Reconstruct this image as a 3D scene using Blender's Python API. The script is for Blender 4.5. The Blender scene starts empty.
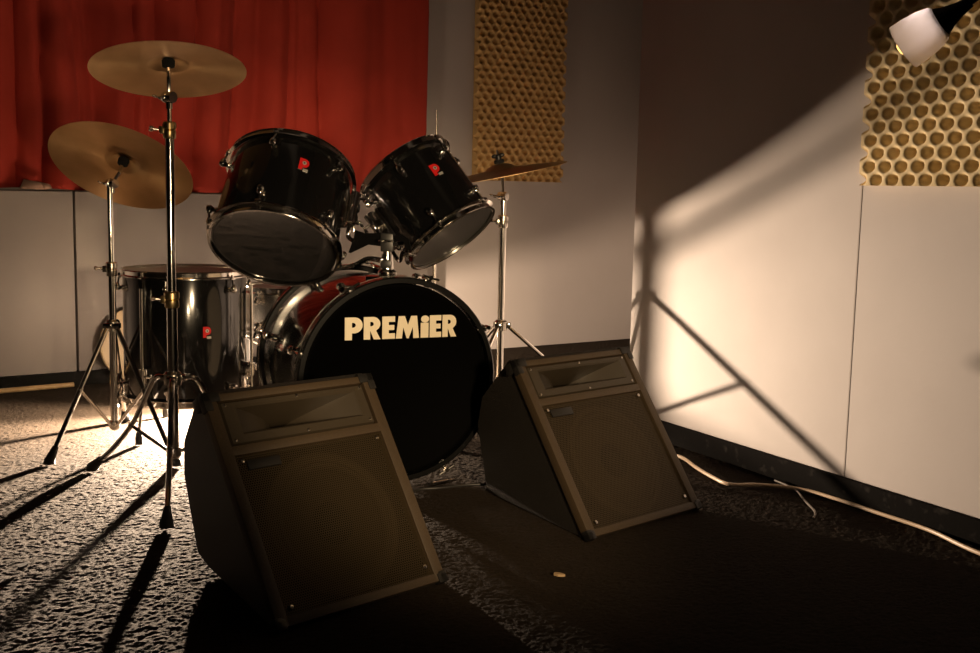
import bpy, bmesh, math, random
from mathutils import Vector as V, Matrix, noise
PI = math.pi
random.seed(7)
sc = bpy.context.scene
C = sc.collection

# ------------------------------------------------------------------ view
sc.view_settings.view_transform = 'Standard'
sc.view_settings.look = 'None'
sc.view_settings.gamma = 1
sc.view_settings.use_curve_mapping = False
sc.view_settings.exposure = 0.0
try:
    sc.cycles.use_denoising = True
    sc.cycles.sample_clamp_indirect = 4
    sc.cycles.max_bounces = 8
    sc.cycles.transparent_max_bounces = 12
except Exception:
    pass

# ------------------------------------------------------------------ materials
def mat(name, col, rough=.5, metal=0, spec=.5, coat=0, bump=None, var=None, aniso=0, trans=0, sheen=0, ior=None):
    m = bpy.data.materials.new(name)
    m.use_nodes = True
    nt = m.node_tree; N = nt.nodes; L = nt.links
    b = N['Principled BSDF']
    b.inputs['Base Color'].default_value = (*col, 1)
    b.inputs['Roughness'].default_value = rough
    b.inputs['Metallic'].default_value = metal
    b.inputs['Specular IOR Level'].default_value = spec
    b.inputs['Coat Weight'].default_value = coat
    b.inputs['Coat Roughness'].default_value = .05
    b.inputs['Anisotropic'].default_value = aniso
    b.inputs['Transmission Weight'].default_value = trans
    b.inputs['Sheen Weight'].default_value = sheen
    if ior: b.inputs['IOR'].default_value = ior
    tc = N.new('ShaderNodeTexCoord')
    if var:      # (scale, other colour, lo, hi)
        n = N.new('ShaderNodeTexNoise'); n.inputs['Scale'].default_value = var[0]; n.inputs['Detail'].default_value = 5
        L.new(tc.outputs['Object'], n.inputs['Vector'])
        r = N.new('ShaderNodeValToRGB')
        r.color_ramp.elements[0].position = var[2]; r.color_ramp.elements[1].position = var[3]
        r.color_ramp.elements[0].color = (*col, 1); r.color_ramp.elements[1].color = (*var[1], 1)
        L.new(n.outputs['Fac'], r.inputs['Fac']); L.new(r.outputs['Color'], b.inputs['Base Color'])
    if bump:     # (scale, strength, distance)
        n = N.new('ShaderNodeTexNoise'); n.inputs['Scale'].default_value = bump[0]; n.inputs['Detail'].default_value = 4
        L.new(tc.outputs['Object'], n.inputs['Vector'])
        bp = N.new('ShaderNodeBump'); bp.inputs['Strength'].default_value = bump[1]; bp.inputs['Distance'].default_value = bump[2]
        L.new(n.outputs['Fac'], bp.inputs['Height']); L.new(bp.outputs['Normal'], b.inputs['Normal'])
    return m

def emit(name, col, s):
    m = bpy.data.materials.new(name); m.use_nodes = True
    nt = m.node_tree; nt.nodes.clear()
    e = nt.nodes.new('ShaderNodeEmission'); o = nt.nodes.new('ShaderNodeOutputMaterial')
    e.inputs['Color'].default_value = (*col, 1); e.inputs['Strength'].default_value = s
    nt.links.new(e.outputs[0], o.inputs['Surface'])
    return m

def perforated(name, col, pitch):
    """punched steel sheet: staggered round holes that really let the eye through"""
    m = bpy.data.materials.new(name); m.use_nodes = True
    nt = m.node_tree; N = nt.nodes; L = nt.links
    b = N['Principled BSDF']; out = N['Material Output']
    b.inputs['Base Color'].default_value = (*col, 1); b.inputs['Roughness'].default_value = .38; b.inputs['Metallic'].default_value = .5
    tc = N.new('ShaderNodeTexCoord'); sp = N.new('ShaderNodeSeparateXYZ'); L.new(tc.outputs['Object'], sp.inputs[0])
    def mth(op, a, bb=None):
        n = N.new('ShaderNodeMath'); n.operation = op
        for i, v in enumerate((a, bb)):
            if v is None: continue
            if isinstance(v, (int, float)): n.inputs[i].default_value = v
            else: L.new(v, n.inputs[i])
        return n.outputs[0]
    x = mth('DIVIDE', sp.outputs['X'], pitch); y = mth('DIVIDE', sp.outputs['Y'], pitch * 1.732)
    def cell(ox, oy):
        fx = mth('SUBTRACT', mth('FRACT', mth('ADD', x, 50 + ox)), .5)
        fy = mth('MULTIPLY', mth('SUBTRACT', mth('FRACT', mth('ADD', y, 50 + oy)), .5), 1.732)
        return mth('SQRT', mth('ADD', mth('MULTIPLY', fx, fx), mth('MULTIPLY', fy, fy)))
    d = mth('MINIMUM', cell(0, 0), cell(.5, .5))
    h = mth('LESS_THAN', d, .33)
    tr = N.new('ShaderNodeBsdfTransparent'); mx = N.new('ShaderNodeMixShader')
    L.new(h, mx.inputs[0]); L.new(b.outputs[0], mx.inputs[1]); L.new(tr.outputs[0], mx.inputs[2]); L.new(mx.outputs[0], out.inputs['Surface'])
    return m

def cymbal_mat(name, a, c, rough):
    m = mat(name, a, rough, 1, aniso=.75)
    _t = m.node_tree.nodes.new('ShaderNodeTangent'); _t.direction_type = 'RADIAL'; _t.axis = 'Z'
    m.node_tree.links.new(_t.outputs[0], m.node_tree.nodes['Principled BSDF'].inputs['Tangent'])
    nt = m.node_tree; N = nt.nodes; L = nt.links; b = N['Principled BSDF']
    tc = N.new('ShaderNodeTexCoord')
    ln = N.new('ShaderNodeVectorMath'); ln.operation = 'LENGTH'
    mp = N.new('ShaderNodeMapping'); mp.inputs['Scale'].default_value = (1, 1, 0)
    L.new(tc.outputs['Object'], mp.inputs[0]); L.new(mp.outputs[0], ln.inputs[0])
    cb = N.new('ShaderNodeCombineXYZ'); L.new(ln.outputs['Value'], cb.inputs[0])
    n = N.new('ShaderNodeTexNoise'); n.inputs['Scale'].default_value = 420; n.inputs['Detail'].default_value = 2
    L.new(cb.outputs[0], n.inputs['Vector'])
    bp = N.new('ShaderNodeBump'); bp.inputs['Strength'].default_value = .35; bp.inputs['Distance'].default_value = .0006
    L.new(n.outputs['Fac'], bp.inputs['Height']); L.new(bp.outputs[0], b.inputs['Normal'])
    n2 = N.new('ShaderNodeTexNoise'); n2.inputs['Scale'].default_value = 9; n2.inputs['Detail'].default_value = 6
    L.new(tc.outputs['Object'], n2.inputs['Vector'])
    r = N.new('ShaderNodeValToRGB'); r.color_ramp.elements[0].position = .35; r.color_ramp.elements[1].position = .7
    r.color_ramp.elements[0].color = (*a, 1); r.color_ramp.elements[1].color = (*c, 1)
    L.new(n2.outputs['Fac'], r.inputs[0]); L.new(r.outputs[0], b.inputs['Base Color'])
    return m

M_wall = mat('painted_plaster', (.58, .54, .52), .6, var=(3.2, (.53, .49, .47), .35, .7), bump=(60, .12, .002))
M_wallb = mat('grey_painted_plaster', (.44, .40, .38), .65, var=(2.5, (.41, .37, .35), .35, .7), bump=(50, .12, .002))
M_board = mat('grey_painted_board', (.34, .305, .28), .5, var=(4, (.30, .27, .25), .35, .7), bump=(40, .08, .002))
M_base = mat('scuffed_black_paint', (.005, .0045, .004), .85, spec=.05, var=(26, (.05, .045, .04), .6, .85), bump=(70, .25, .003))
M_ceil = mat('dark_ceiling_paint', (.10, .095, .09), .8)
M_black = mat('black_gloss_wrap', (.004, .004, .004), .13, spec=.5, coat=.6)
M_blackhoop = mat('black_lacquer_hoop', (.006, .006, .006), .22, coat=.4)
M_headblk = mat('black_drum_film', (.0006, .0005, .0004), .6, spec=.02)
M_clear = mat('smoky_drum_film', (.010, .010, .010), .06, ior=1.75)
M_soot = mat('matt_black_lamp_paint', (.003, .003, .003), .9, spec=.05)
M_haze = mat('hazy_drum_film', (.035, .033, .030), .34, ior=2.5)
M_rear = mat('smoke_drum_film', (.05, .042, .03), .35, spec=.3)
M_snare = mat('thin_dark_film', (.02, .02, .02), .3, spec=.2)
M_white = mat('coated_white_film', (.72, .68, .62), .55)
M_chrome = mat('chrome', (.80, .77, .72), .10, 1)
M_chromed = mat('worn_chrome', (.62, .58, .52), .22, 1, bump=(120, .06, .001))
M_brass = mat('worn_brass_collar', (.55, .42, .22), .3, 1)
M_rubber = mat('black_rubber', (.010, .010, .010), .6)
M_plastic = mat('black_moulded_plastic', (.014, .013, .012), .38)
M_felt = mat('black_felt', (.012, .012, .012), .95)
M_red = mat('red_enamel', (.55, .015, .015), .3)
M_silver = mat('silver_print', (.62, .60, .56), .35, .6)
M_logo = mat('cream_vinyl_lettering', (.86, .76, .55), .5)
M_cym = cymbal_mat('aged_bronze', (.92, .66, .37), (.78, .52, .27), .42)
M_cymd = cymbal_mat('dull_bronze', (.84, .57, .30), (.68, .44, .21), .46)
M_carpetbox = mat('black_textured_cabinet', (.020, .017, .014), .62, bump=(420, .8, .002), var=(300, (.034, .028, .022), .4, .7))
M_frame = mat('black_textured_paint', (.050, .033, .017), .5, bump=(600, .6, .0015), var=(420, (.076, .050, .026), .45, .75))
M_horn = mat('black_horn_plastic', (.042, .032, .020), .42)
M_cone = mat('paper_cone', (.026, .019, .011), .9, spec=.1)
M_capm = mat('dust_cap_cloth', (.012, .010, .008), .95, spec=.05)
M_grille = perforated('punched_steel_grille', (.062, .044, .021), .0053)
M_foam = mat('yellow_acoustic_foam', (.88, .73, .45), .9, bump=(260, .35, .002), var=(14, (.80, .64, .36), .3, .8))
M_foamb = mat('brown_foam', (.62, .40, .16), .9, bump=(260, .35, .002), var=(14, (.52, .33, .13), .3, .8))  # browner, darker foam tone for the panel beside the curtain
M_cur = mat('red_velvet', (.36, .024, .009), .85, bump=(300, .25, .001), var=(5, (.31, .020, .007), .35, .7))
M_cable = mat('cream_cable_sheath', (.72, .55, .38), .4)
M_cableb = mat('black_cable_sheath', (.02, .018, .016), .45)
M_wood = mat('pale_wood', (.62, .42, .20), .5, var=(30, (.50, .31, .13), .4, .7))
M_glass = mat('frosted_white_glass', (.80, .75, .73), .3, spec=.5)
_nt = M_glass.node_tree; _tr = _nt.nodes.new('ShaderNodeBsdfTranslucent'); _tr.inputs['Color'].default_value = (.80, .80, .86, 1)
_mx = _nt.nodes.new('ShaderNodeMixShader'); _mx.inputs[0].default_value = .6
_nt.links.new(_nt.nodes['Principled BSDF'].outputs[0], _mx.inputs[1]); _nt.links.new(_tr.outputs[0], _mx.inputs[2]); _nt.links.new(_mx.outputs[0], _nt.nodes['Material Output'].inputs['Surface'])
M_bulb = emit('lit_bulb', (1, .55, .15), 2.6)
M_bulbf = emit('lit_lamp_bulb', (1, .75, .48), 14)
M_lin = mat('pale_curtain_lining', (.36, .22, .16), .8)
M_leaf = mat('dry_brown_flake', (.5, .34, .18), .7)

# carpet: dark pile with strong grain
M_carpet = mat('grey_brown_carpet', (.10, .085, .066), .95, spec=.12)
nt = M_carpet.node_tree; N = nt.nodes; L = nt.links; b = N['Principled BSDF']
tc = N.new('ShaderNodeTexCoord')
def nz(scale, det, rough=.6):
    n = N.new('ShaderNodeTexNoise'); n.inputs['Scale'].default_value = scale; n.inputs['Detail'].default_value = det; n.inputs['Roughness'].default_value = rough
    L.new(tc.outputs['Object'], n.inputs['Vector']); return n.outputs['Fac']
n1 = nz(190, 5, .75); n2 = nz(7, 4)
r = N.new('ShaderNodeValToRGB'); r.color_ramp.elements[0].position = .3; r.color_ramp.elements[1].position = .72
r.color_ramp.elements[0].color = (.003, .0022, .0015, 1); r.color_ramp.elements[1].color = (.027, .0172, .0098, 1)
L.new(n1, r.inputs[0])
mx = N.new('ShaderNodeMix'); mx.data_type = 'RGBA'; mx.blend_type = 'MULTIPLY'; mx.inputs['Factor'].default_value = .5
r2 = N.new('ShaderNodeValToRGB'); r2.color_ramp.elements[0].position = .3; r2.color_ramp.elements[1].position = .7
r2.color_ramp.elements[0].color = (.55, .55, .55, 1); r2.color_ramp.elements[1].color = (1, 1, 1, 1)
L.new(n2, r2.inputs[0]); L.new(r.outputs[0], mx.inputs['A']); L.new(r2.outputs[0], mx.inputs['B']); L.new(mx.outputs['Result'], b.inputs['Base Color'])
b.inputs['Sheen Weight'].default_value = .05; b.inputs['Sheen Roughness'].default_value = .45; b.inputs['Sheen Tint'].default_value = (.62, .46, .31, 1)
bp = N.new('ShaderNodeBump'); bp.inputs['Strength'].default_value = 1; bp.inputs['Distance'].default_value = .004
L.new(n1, bp.inputs['Height']); L.new(bp.outputs[0], b.inputs['Normal'])

# ------------------------------------------------------------------ mesh helpers
I4 = Matrix.Identity(4)
def T(*p): return Matrix.Translation(V(p))
def frame(o, z, x):
    z = V(z).normalized(); x = V(x); x = (x - z * x.dot(z)).normalized(); y = z.cross(x)
    m = Matrix((x, y, z)).transposed().to_4x4(); m.translation = V(o); return m

class MB:
    def __init__(s): s.bm = bmesh.new()
    def v(s, p, M): return s.bm.verts.new(M @ V(p))
    def f(s, vs):
        try: return s.bm.faces.new(vs)
        except ValueError: return None
    def lathe(s, prof, M=I4, seg=48, closed=False):
        """prof: (r, z) points; r == 0 makes a pole"""
        rings = []
        for r_, z in prof:
            if abs(r_) < 1e-7: rings.append([s.v((0, 0, z), M)])
            else: rings.append([s.v((r_ * math.cos(2 * PI * i / seg), r_ * math.sin(2 * PI * i / seg), z), M) for i in range(seg)])
        n = len(rings)
        for k in range(n if closed else n - 1):
            a, c = rings[k], rings[(k + 1) % n]
            for i in range(seg):
                j = (i + 1) % seg
                if len(a) == 1 and len(c) == 1: continue
                if len(a) == 1: s.f((a[0], c[j], c[i]))
                elif len(c) == 1: s.f((a[i], a[j], c[0]))
                else: s.f((a[i], a[j], c[j], c[i]))
        return s
    def tube(s, pts, r, M=I4, seg=10, sub=0):
        pts = [V(p) for p in pts]
        if sub:
            q = []
            for i in range(len(pts) - 1):
                p0 = pts[max(i - 1, 0)]; p1 = pts[i]; p2 = pts[i + 1]; p3 = pts[min(i + 2, len(pts) - 1)]
                for k in range(sub):
                    t = k / sub
                    q.append(.5 * ((2 * p1) + (p2 - p0) * t + (2 * p0 - 5 * p1 + 4 * p2 - p3) * t * t + (3 * p1 - p0 - 3 * p2 + p3) * t ** 3))
            q.append(pts[-1]); pts = q
        n = len(pts); rs = r if isinstance(r, (list, tuple)) else [r] * n
        d0 = (pts[1] - pts[0]).normalized()
        up = V((0, 0, 1)) if abs(d0.z) < .9 else V((1, 0, 0))
        x = d0.cross(up).normalized(); rings = []
        for i in range(n):
            d = (pts[min(i + 1, n - 1)] - pts[max(i - 1, 0)]).normalized()
            x = (x - d * x.dot(d)).normalized(); y = d.cross(x)
            rings.append([s.v(pts[i] + (x * math.cos(2 * PI * k / seg) + y * math.sin(2 * PI * k / seg)) * rs[i], M) for k in range(seg)])
        for i in range(n - 1):
            for k in range(seg):
                j = (k + 1) % seg
                s.f((rings[i][k], rings[i][j], rings[i + 1][j], rings[i + 1][k]))
        s.f(rings[0][::-1]); s.f(rings[-1])
        return s
    def cyl(s, a, c, r, M=I4, seg=14, r2=None):
        return s.tube([a, c], [r, r if r2 is None else r2], M, seg)
    def box(s, c, d, M=I4, bev=0):
        b2 = bmesh.new(); bmesh.ops.create_cube(b2, size=1)
        for v in b2.verts: v.co = V((v.co.x * d[0], v.co.y * d[1], v.co.z * d[2])) + V(c)
        if bev: bmesh.ops.bevel(b2, geom=b2.edges[:], offset=bev, segments=2, affect='EDGES', profile=.6)
        return s.join(b2, M)
    def ball(s, c, r, M=I4, sc3=(1, 1, 1), seg=14):
        b2 = bmesh.new(); bmesh.ops.create_uvsphere(b2, u_segments=seg, v_segments=max(6, seg // 2 + 1), radius=r)
        for v in b2.verts: v.co = V((v.co.x * sc3[0], v.co.y * sc3[1], v.co.z * sc3[2])) + V(c)
        return s.join(b2, M)
    def join(s, b2, M=I4):
        mp = {v: s.v(v.co, M) for v in b2.verts}
        for f in b2.faces: s.f([mp[v] for v in f.verts])
        b2.free(); return s
    def prism(s, poly, z0, z1, M=I4):
        a = [s.v((x, y, z0), M) for x, y in poly]; c = [s.v((x, y, z1), M) for x, y in poly]
        s.f(a[::-1]); s.f(c); n = len(poly)
        for i in range(n): s.f((a[i], a[(i + 1) % n], c[(i + 1) % n], c[i]))
        return s
    def poly(s, pts, M=I4): return s.f([s.v(p, M) for p in pts])

def obj(name, mb, m, parent=None, sharp=35, world=False):
    me = bpy.data.meshes.new(name)
    bmesh.ops.recalc_face_normals(mb.bm, faces=mb.bm.faces)
    mb.bm.to_mesh(me); mb.bm.free()
    return objm(name, me, m, parent, sharp, world)
def objm(name, me, m, parent=None, sharp=35, world=False):
    me.shade_smooth(); me.set_sharp_from_angle(angle=math.radians(sharp))
    o = bpy.data.objects.new(name, me); C.objects.link(o)
    me.materials.append(m)
    if parent:
        o.parent = parent
        if world: o.data.transform((base_of[parent.name]).inverted())
    return o
base_of = {}
def thing(name, label, cat, M=I4, group=None):
    o = bpy.data.objects.new(name, None); C.objects.link(o)
    o.empty_display_size = .05
    o.matrix_world = M; base_of[o.name] = M.copy()
    o['label'] = label; o['category'] = cat
    if group: o['group'] = group
    return o
def tag(o, label, cat, group=None):
    o['label'] = label; o['category'] = cat
    if group: o['group'] = group
    return o
def struct(name, mb, m, sharp=30):
    o = obj(name, mb, m, None, sharp); o['kind'] = 'structure'; return o

# ------------------------------------------------------------------ the room
LP, LD, LN = V((-1.90, 4.235, 0)), V((.8243, .5662, 0)), V((.5662, -.8243, 0))     # face of the boarding below the curtain
RP, RD, RN = V((.59, 3.625, 0)), V((.487, -.8734, 0)), V((-.8734, -.487, 0))        # right wall
ML = frame(LP, (0, 0, 1), LD); ML = Matrix((LD, -LN, V((0, 0, 1)))).transposed().to_4x4(); ML.translation = LP   # x along, y into the wall
MR = Matrix((RD, -RN, V((0, 0, 1)))).transposed().to_4x4(); MR.translation = RP
HC = 2.7
def slab(mb, x0, x1, y0, y1, z0, z1, M, bev=0):
    return mb.box(((x0 + x1) / 2, (y0 + y1) / 2, (z0 + z1) / 2), (x1 - x0, y1 - y0, z1 - z0), M, bev)
def carpet():
    """one sheet: a fine grid of real pile where the eye can reach, coarse strips around it"""
    import numpy as np
    rng = np.random.default_rng(5)
    xs = np.concatenate([[-4.5], np.arange(-4.2, -2.305, .012), np.arange(-2.3, 1.4, .0042), np.arange(1.41, 2.4, .012), [4.5]])
    ys = np.concatenate([[-1.75], np.arange(.6, 1.495, .009), np.arange(1.5, 4.3, .0042), np.arange(4.31, 6.4, .014), [7.75]])
    nx, ny = len(xs), len(ys)
    h = rng.random((ny, nx)).astype('f')
    h2 = (h + np.roll(h, 1, 0) + np.roll(h, 1, 1) + np.roll(np.roll(h, 1, 0), 1, 1)) / 4
    z = -.0034 * (.3 * h + .7 * h2) - .0015
    z[0, :] = z[-1, :] = -.006; z[:, 0] = z[:, -1] = -.006
    gx, gy = np.meshgrid(xs, ys)
    co = np.stack([gx, gy, z], -1).reshape(-1, 3).astype('f')
    i = (np.arange(ny - 1)[:, None] * nx + np.arange(nx - 1)[None]).ravel()
    q = np.stack([i, i + 1, i + 1 + nx, i + nx], -1).astype('i')
    me = bpy.data.meshes.new('floor'); me.vertices.add(len(co)); me.vertices.foreach_set('co', co.ravel())
    me.loops.add(q.size); me.loops.foreach_set('vertex_index', q.ravel())
    me.polygons.add(len(q)); me.polygons.foreach_set('loop_start', np.arange(0, q.size, 4, dtype='i'))
    me.update(); me.validate(); me.materials.append(M_carpet); me.shade_smooth()
    o = bpy.data.objects.new('floor', me); C.objects.link(o); o['kind'] = 'structure'
carpet()
mb = MB(); mb.box((0, 3, HC + .05), (9, 9.5, .1)); struct('ceiling', mb, M_ceil)
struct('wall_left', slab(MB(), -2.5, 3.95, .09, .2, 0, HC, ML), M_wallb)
RE = -.205
mb = MB(); slab(mb, RE, 4.2, 0, .12, 0, HC, MR); struct('wall_right', mb, M_wall)
E0 = RP + RD * RE; E1 = V((1.15, 6.42, 0)); d = (E1 - E0).normalized()
MA = Matrix((d, V((-d.y, d.x, 0)), V((0, 0, 1)))).transposed().to_4x4(); MA.translation = E0
struct('wall_alcove', slab(MB(), .004, (E1 - E0).length, -.12, -.002, 0, HC, MA), M_wall)
# grey boarding below the curtain, its ledge and its seam
struct('trim_1', slab(MB(), -2.5, .281, 0, .088, .055, .778, ML, .003), M_board)
struct('trim_2', slab(MB(), .290, 1.93, 0, .088, .055, .778, ML, .003), M_board)
mb = MB(); slab(mb, -2.5, 1.93, -.016, .086, 0, .054, ML); struct('baseboard_left', mb, M_base)
mb = MB(); mb.bm.free()
mb = MB()
nb = 60
for k in range(nb):     # scuffed board that bows a little
    pass
slab(mb, RE - .006, 4.2, -.018, -.0005, 0, .065, MR, .003); struct('baseboard_right', mb, M_base)
mb = MB(); slab(mb, .789, .7935, -.0012, .0005, .065, .852, MR); struct('trim_3', mb, mat('wall_joint', (.46, .42, .40), .8))

# ------------------------------------------------------------------ red curtain
def curtain():
    mb = MB(); ns, nzz = 420, 60; s0, s1 = -1.6, 1.925; z0, z1 = .782, 2.55
    vs = []
    for j in range(nzz + 1):
        row = []; tz = j / nzz; z = z0 + (z1 - z0) * tz
        for i in range(ns + 1):
            s = s0 + (s1 - s0) * i / ns
            w = s + .045 * noise.noise(V((s * 1.3, z * .9, 2.2))) + .02 * (1 - tz) * noise.noise(V((s * 4, z * 2.2, 8)))
            a = noise.noise(V((w * 5.2, z * .22, .3))) * .030
            c = abs(noise.noise(V((w * 6.5, z * .30, 4.1)))) ** .6 * -.044
            e = noise.noise(V((w * 19, z * .5, 7.7))) * .008
            ed = -.02 * math.exp(-((s - s1) / .05) ** 2)
            y = .075 + 1.7 * a + 2.5 * c * (.75 + .25 * tz) + e + ed + .004 * noise.noise(V((s * 9, z * 9, 3)))
            y = min(y, .086)
            zz = z + (0 if j else .004 * math.sin(s * 13) + .004)
            row.append(mb.v((s, y, zz), ML))
        vs.append(row)
    for j in range(nzz):
        for i in range(ns): mb.f((vs[j][i], vs[j][i + 1], vs[j + 1][i + 1], vs[j + 1][i]))
    return mb
cu = thing('curtain', 'dark red velvet curtain hanging in folds above the grey boarding', 'curtain', ML)
o = obj('cloth', curtain(), M_cur, cu, 80, True)
md = o.modifiers.new('thick', 'SOLIDIFY'); md.thickness = .003; md.offset = 1
mb = MB()   # hem corner turned up at the ledge
mb.poly([(.085, -.001, .786), (.175, -.012, .784), (.16, -.010, .812), (.10, .002, .822)])
mb.poly([(.175, -.012, .784), (.205, -.004, .789), (.195, -.004, .806), (.16, -.010, .812)])
o = obj('turned_hem', mb, M_lin, cu, 30); o['label'] = 'pale lining of the turned-up hem corner'
md = o.modifiers.new('thick', 'SOLIDIFY'); md.thickness = .003

# ------------------------------------------------------------------ egg-crate foam
def foam(x0, x1, z0, z1, M, y, ph=0, res=.004, px=.050, pz=.067):
    mb = MB(); nx = int((x1 - x0) / res); nz_ = int((z1 - z0) / res)
    def h(x, z):      # rows of oval pits, every other row shifted half a pitch
        r0 = round((z - z0) / (pz / 2) - .45); d = 9
        for r_ in (r0 - 1, r0, r0 + 1):
            zc = z0 + (r_ + .45) * pz / 2; off = (.5 if r_ % 2 else 0) + ph / 6.28
            k = round((x - x0) / px - off); xc = x0 + (k + off) * px
            d = min(d, math.hypot((x - xc) / (.355 * px), (z - zc) / (.240 * pz)))
        t = max(0, min(1, (1.15 - d) / .95)); t = t * t * (3 - 2 * t)
        return .010 + .030 * (1 - t)
    F = [[mb.v((x0 + (x1 - x0) * i / nx, y - h(x0 + (x1 - x0) * i / nx, z0 + (z1 - z0) * j / nz_), z0 + (z1 - z0) * j / nz_), M) for i in range(nx + 1)] for j in range(nz_ + 1)]
    for j in range(nz_):
        for i in range(nx): mb.f((F[j][i], F[j][i + 1], F[j + 1][i + 1], F[j + 1][i]))
    def rim(line, pts):
        bk = [mb.v(p, M) for p in pts]
        for i in range(len(line) - 1): mb.f((line[i], line[i + 1], bk[i + 1], bk[i]))
    xs = [x0 + (x1 - x0) * i / nx for i in range(nx + 1)]; zs = [z0 + (z1 - z0) * j / nz_ for j in range(nz_ + 1)]
    rim(F[0], [(x, y, z0) for x in xs]); rim(F[-1], [(x, y, z1) for x in xs])
    rim([r_[0] for r_ in F], [(x0, y, z) for z in zs]); rim([r_[-1] for r_ in F], [(x1, y, z) for z in zs])
    mb.poly([(x0, y, z0), (x0, y, z1), (x1, y, z1), (x1, y, z0)], M)
    return mb
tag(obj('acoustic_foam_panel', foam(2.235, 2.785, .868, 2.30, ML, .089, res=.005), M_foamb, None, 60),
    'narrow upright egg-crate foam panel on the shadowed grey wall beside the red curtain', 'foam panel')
tag(obj('acoustic_foam_panel', foam(.815, 1.75, .853, 1.70, MR, -.0005, ph=.8, px=.051), M_foam, None, 60),
    'yellow egg-crate foam panel with deep dark pits on the bright wall behind the small lamp', 'foam panel')

# ------------------------------------------------------------------ drums
CAM = V((0, 0, .82))
def on_shell(R, phi, z):          # x: around, y: up the axis, z: outwards
    c, s = math.cos(phi), math.sin(phi)
    m = Matrix((V((-s, c, 0)), V((0, 0, 1)), V((c, s, 0)))).transposed().to_4x4()
    m.translation = V((R * c, R * s, z)); return m
def chrome_hoop(R, z, up):
    k = 1 if up else -1
    pr = [(R + .001, z + k * .011), (R + .0075, z + k * .0115), (R + .0085, z + k * .010), (R + .0045, z + k * .007),
          (R + .0042, z - k * .005), (R + .0085, z - k * .007), (R + .0140, z - k * .0090), (R + .0143, z - k * .0115), (R + .003, z - k * .011)]
    return MB().lathe(pr, seg=72, closed=True)
def arc(cx, cy, rx_, ry_, a0, a1, n):
    return [(cx + rx_ * math.cos(math.radians(a0 + (a1 - a0) * i / n)), cy + ry_ * math.sin(math.radians(a0 + (a1 - a0) * i / n))) for i in range(n + 1)]
def badge(par, R, phi, z, s=1.35):
    m = on_shell(R, phi, z)
    def pshape(g):
        return [(-.009 - g, -.013 - g), (-.001 + g, -.013 - g), (-.001 + g, -.007 - g)] + arc(.001, .003, .0095 + g, .0100 + g, -90, 90, 14) + [(-.009 - g, .013 + g)]
    def sc_(p): return [(x * s, y * s) for x, y in p]
    bd = obj('badge', MB().prism(sc_(pshape(0)), -.003, .0018, m), M_red, par); bd['label'] = 'red letter P maker badge'
    e = MB().prism(sc_(arc(.001, .003, .0042, .0042, 0, 345, 18)), .0015, .0024, m)
    obj('badge_emblem', e, M_silver, bd)
    e = MB().prism(sc_(arc(.001, .003, .0017, .0017, 0, 330, 10)), .002, .0028, m); obj('emblem_centre', e, M_plastic, bd)
    e = MB().prism(sc_([(.0005, -.0155), (.0105, -.0155), (.0105, -.0100), (.0005, -.0100)]), -.003, .0018, m); obj('badge_plate', e, M_silver, bd)
def lug(par, R, phi, z, zr, k):
    """teardrop lug with the key rod that ties it to its hoop"""
    m = on_shell(R, phi, z)
    mb = MB().lathe([(0, -.004), (.008, -.004), (.0085, .004), (.006, .008), (.0075, .013), (.0095, .017), (.0095, .022), (.006, .028), (0, .0295)], m, 18)
    mb.ball((0, k * .004, .019), .0092, m, (1, 1.5, .85))
    lg = obj('lug', mb, M_chrome, par)
    mb = MB().cyl((0, k * .008, .018), (0, zr - z, .0135), .0032, m, 8)
    mb.box((0, zr - z + k * .000, .0135), (.018, .008, .012), m, .002)
    mb.cyl((0, zr - z, .0135), (0, zr - z + k * .012, .0135), .0042, m, 6)
    obj('tension_rod', mb, M_chrome, lg)
def make_drum(name, label, o, axis, R, Ln, nl, phi0, bphi, bz, top_m, bot_m, group=None, lug_z=.052, face=None, cat='drum', shell_m=None):
    o = V(o); axis = V(axis).normalized()
    M = frame(o, axis, face or (CAM - o))
    t = thing(name, label, cat, M, group)
    obj('shell', MB().lathe([(R - .002, .006), (R, .012), (R, Ln - .012), (R - .002, Ln - .006)], seg=96), shell_m or M_black, t)
    obj('bottom_head', MB().lathe([(0, .004), (R - .018, .004), (R - .010, .0015), (R - .001, .0015), (R + .0005, .012)], seg=96), bot_m, t)
    obj('top_head', MB().lathe([(0, Ln - .004), (R - .018, Ln - .004), (R - .010, Ln - .0015), (R - .001, Ln - .0015), (R + .0005, Ln - .012)], seg=96), top_m, t)
    obj('hoop', chrome_hoop(R, 0.004, False), M_chrome, t); obj('hoop', chrome_hoop(R, Ln - .004, True), M_chrome, t)
    for k in range(nl):
        ph = math.radians(phi0) + 2 * PI * k / nl
        lug(t, R, ph, lug_z, .016, -1); lug(t, R, ph, Ln - lug_z, Ln - .016, 1)
    if bphi is not None: badge(t, R, math.radians(bphi), bz)
    return t, M

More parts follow.
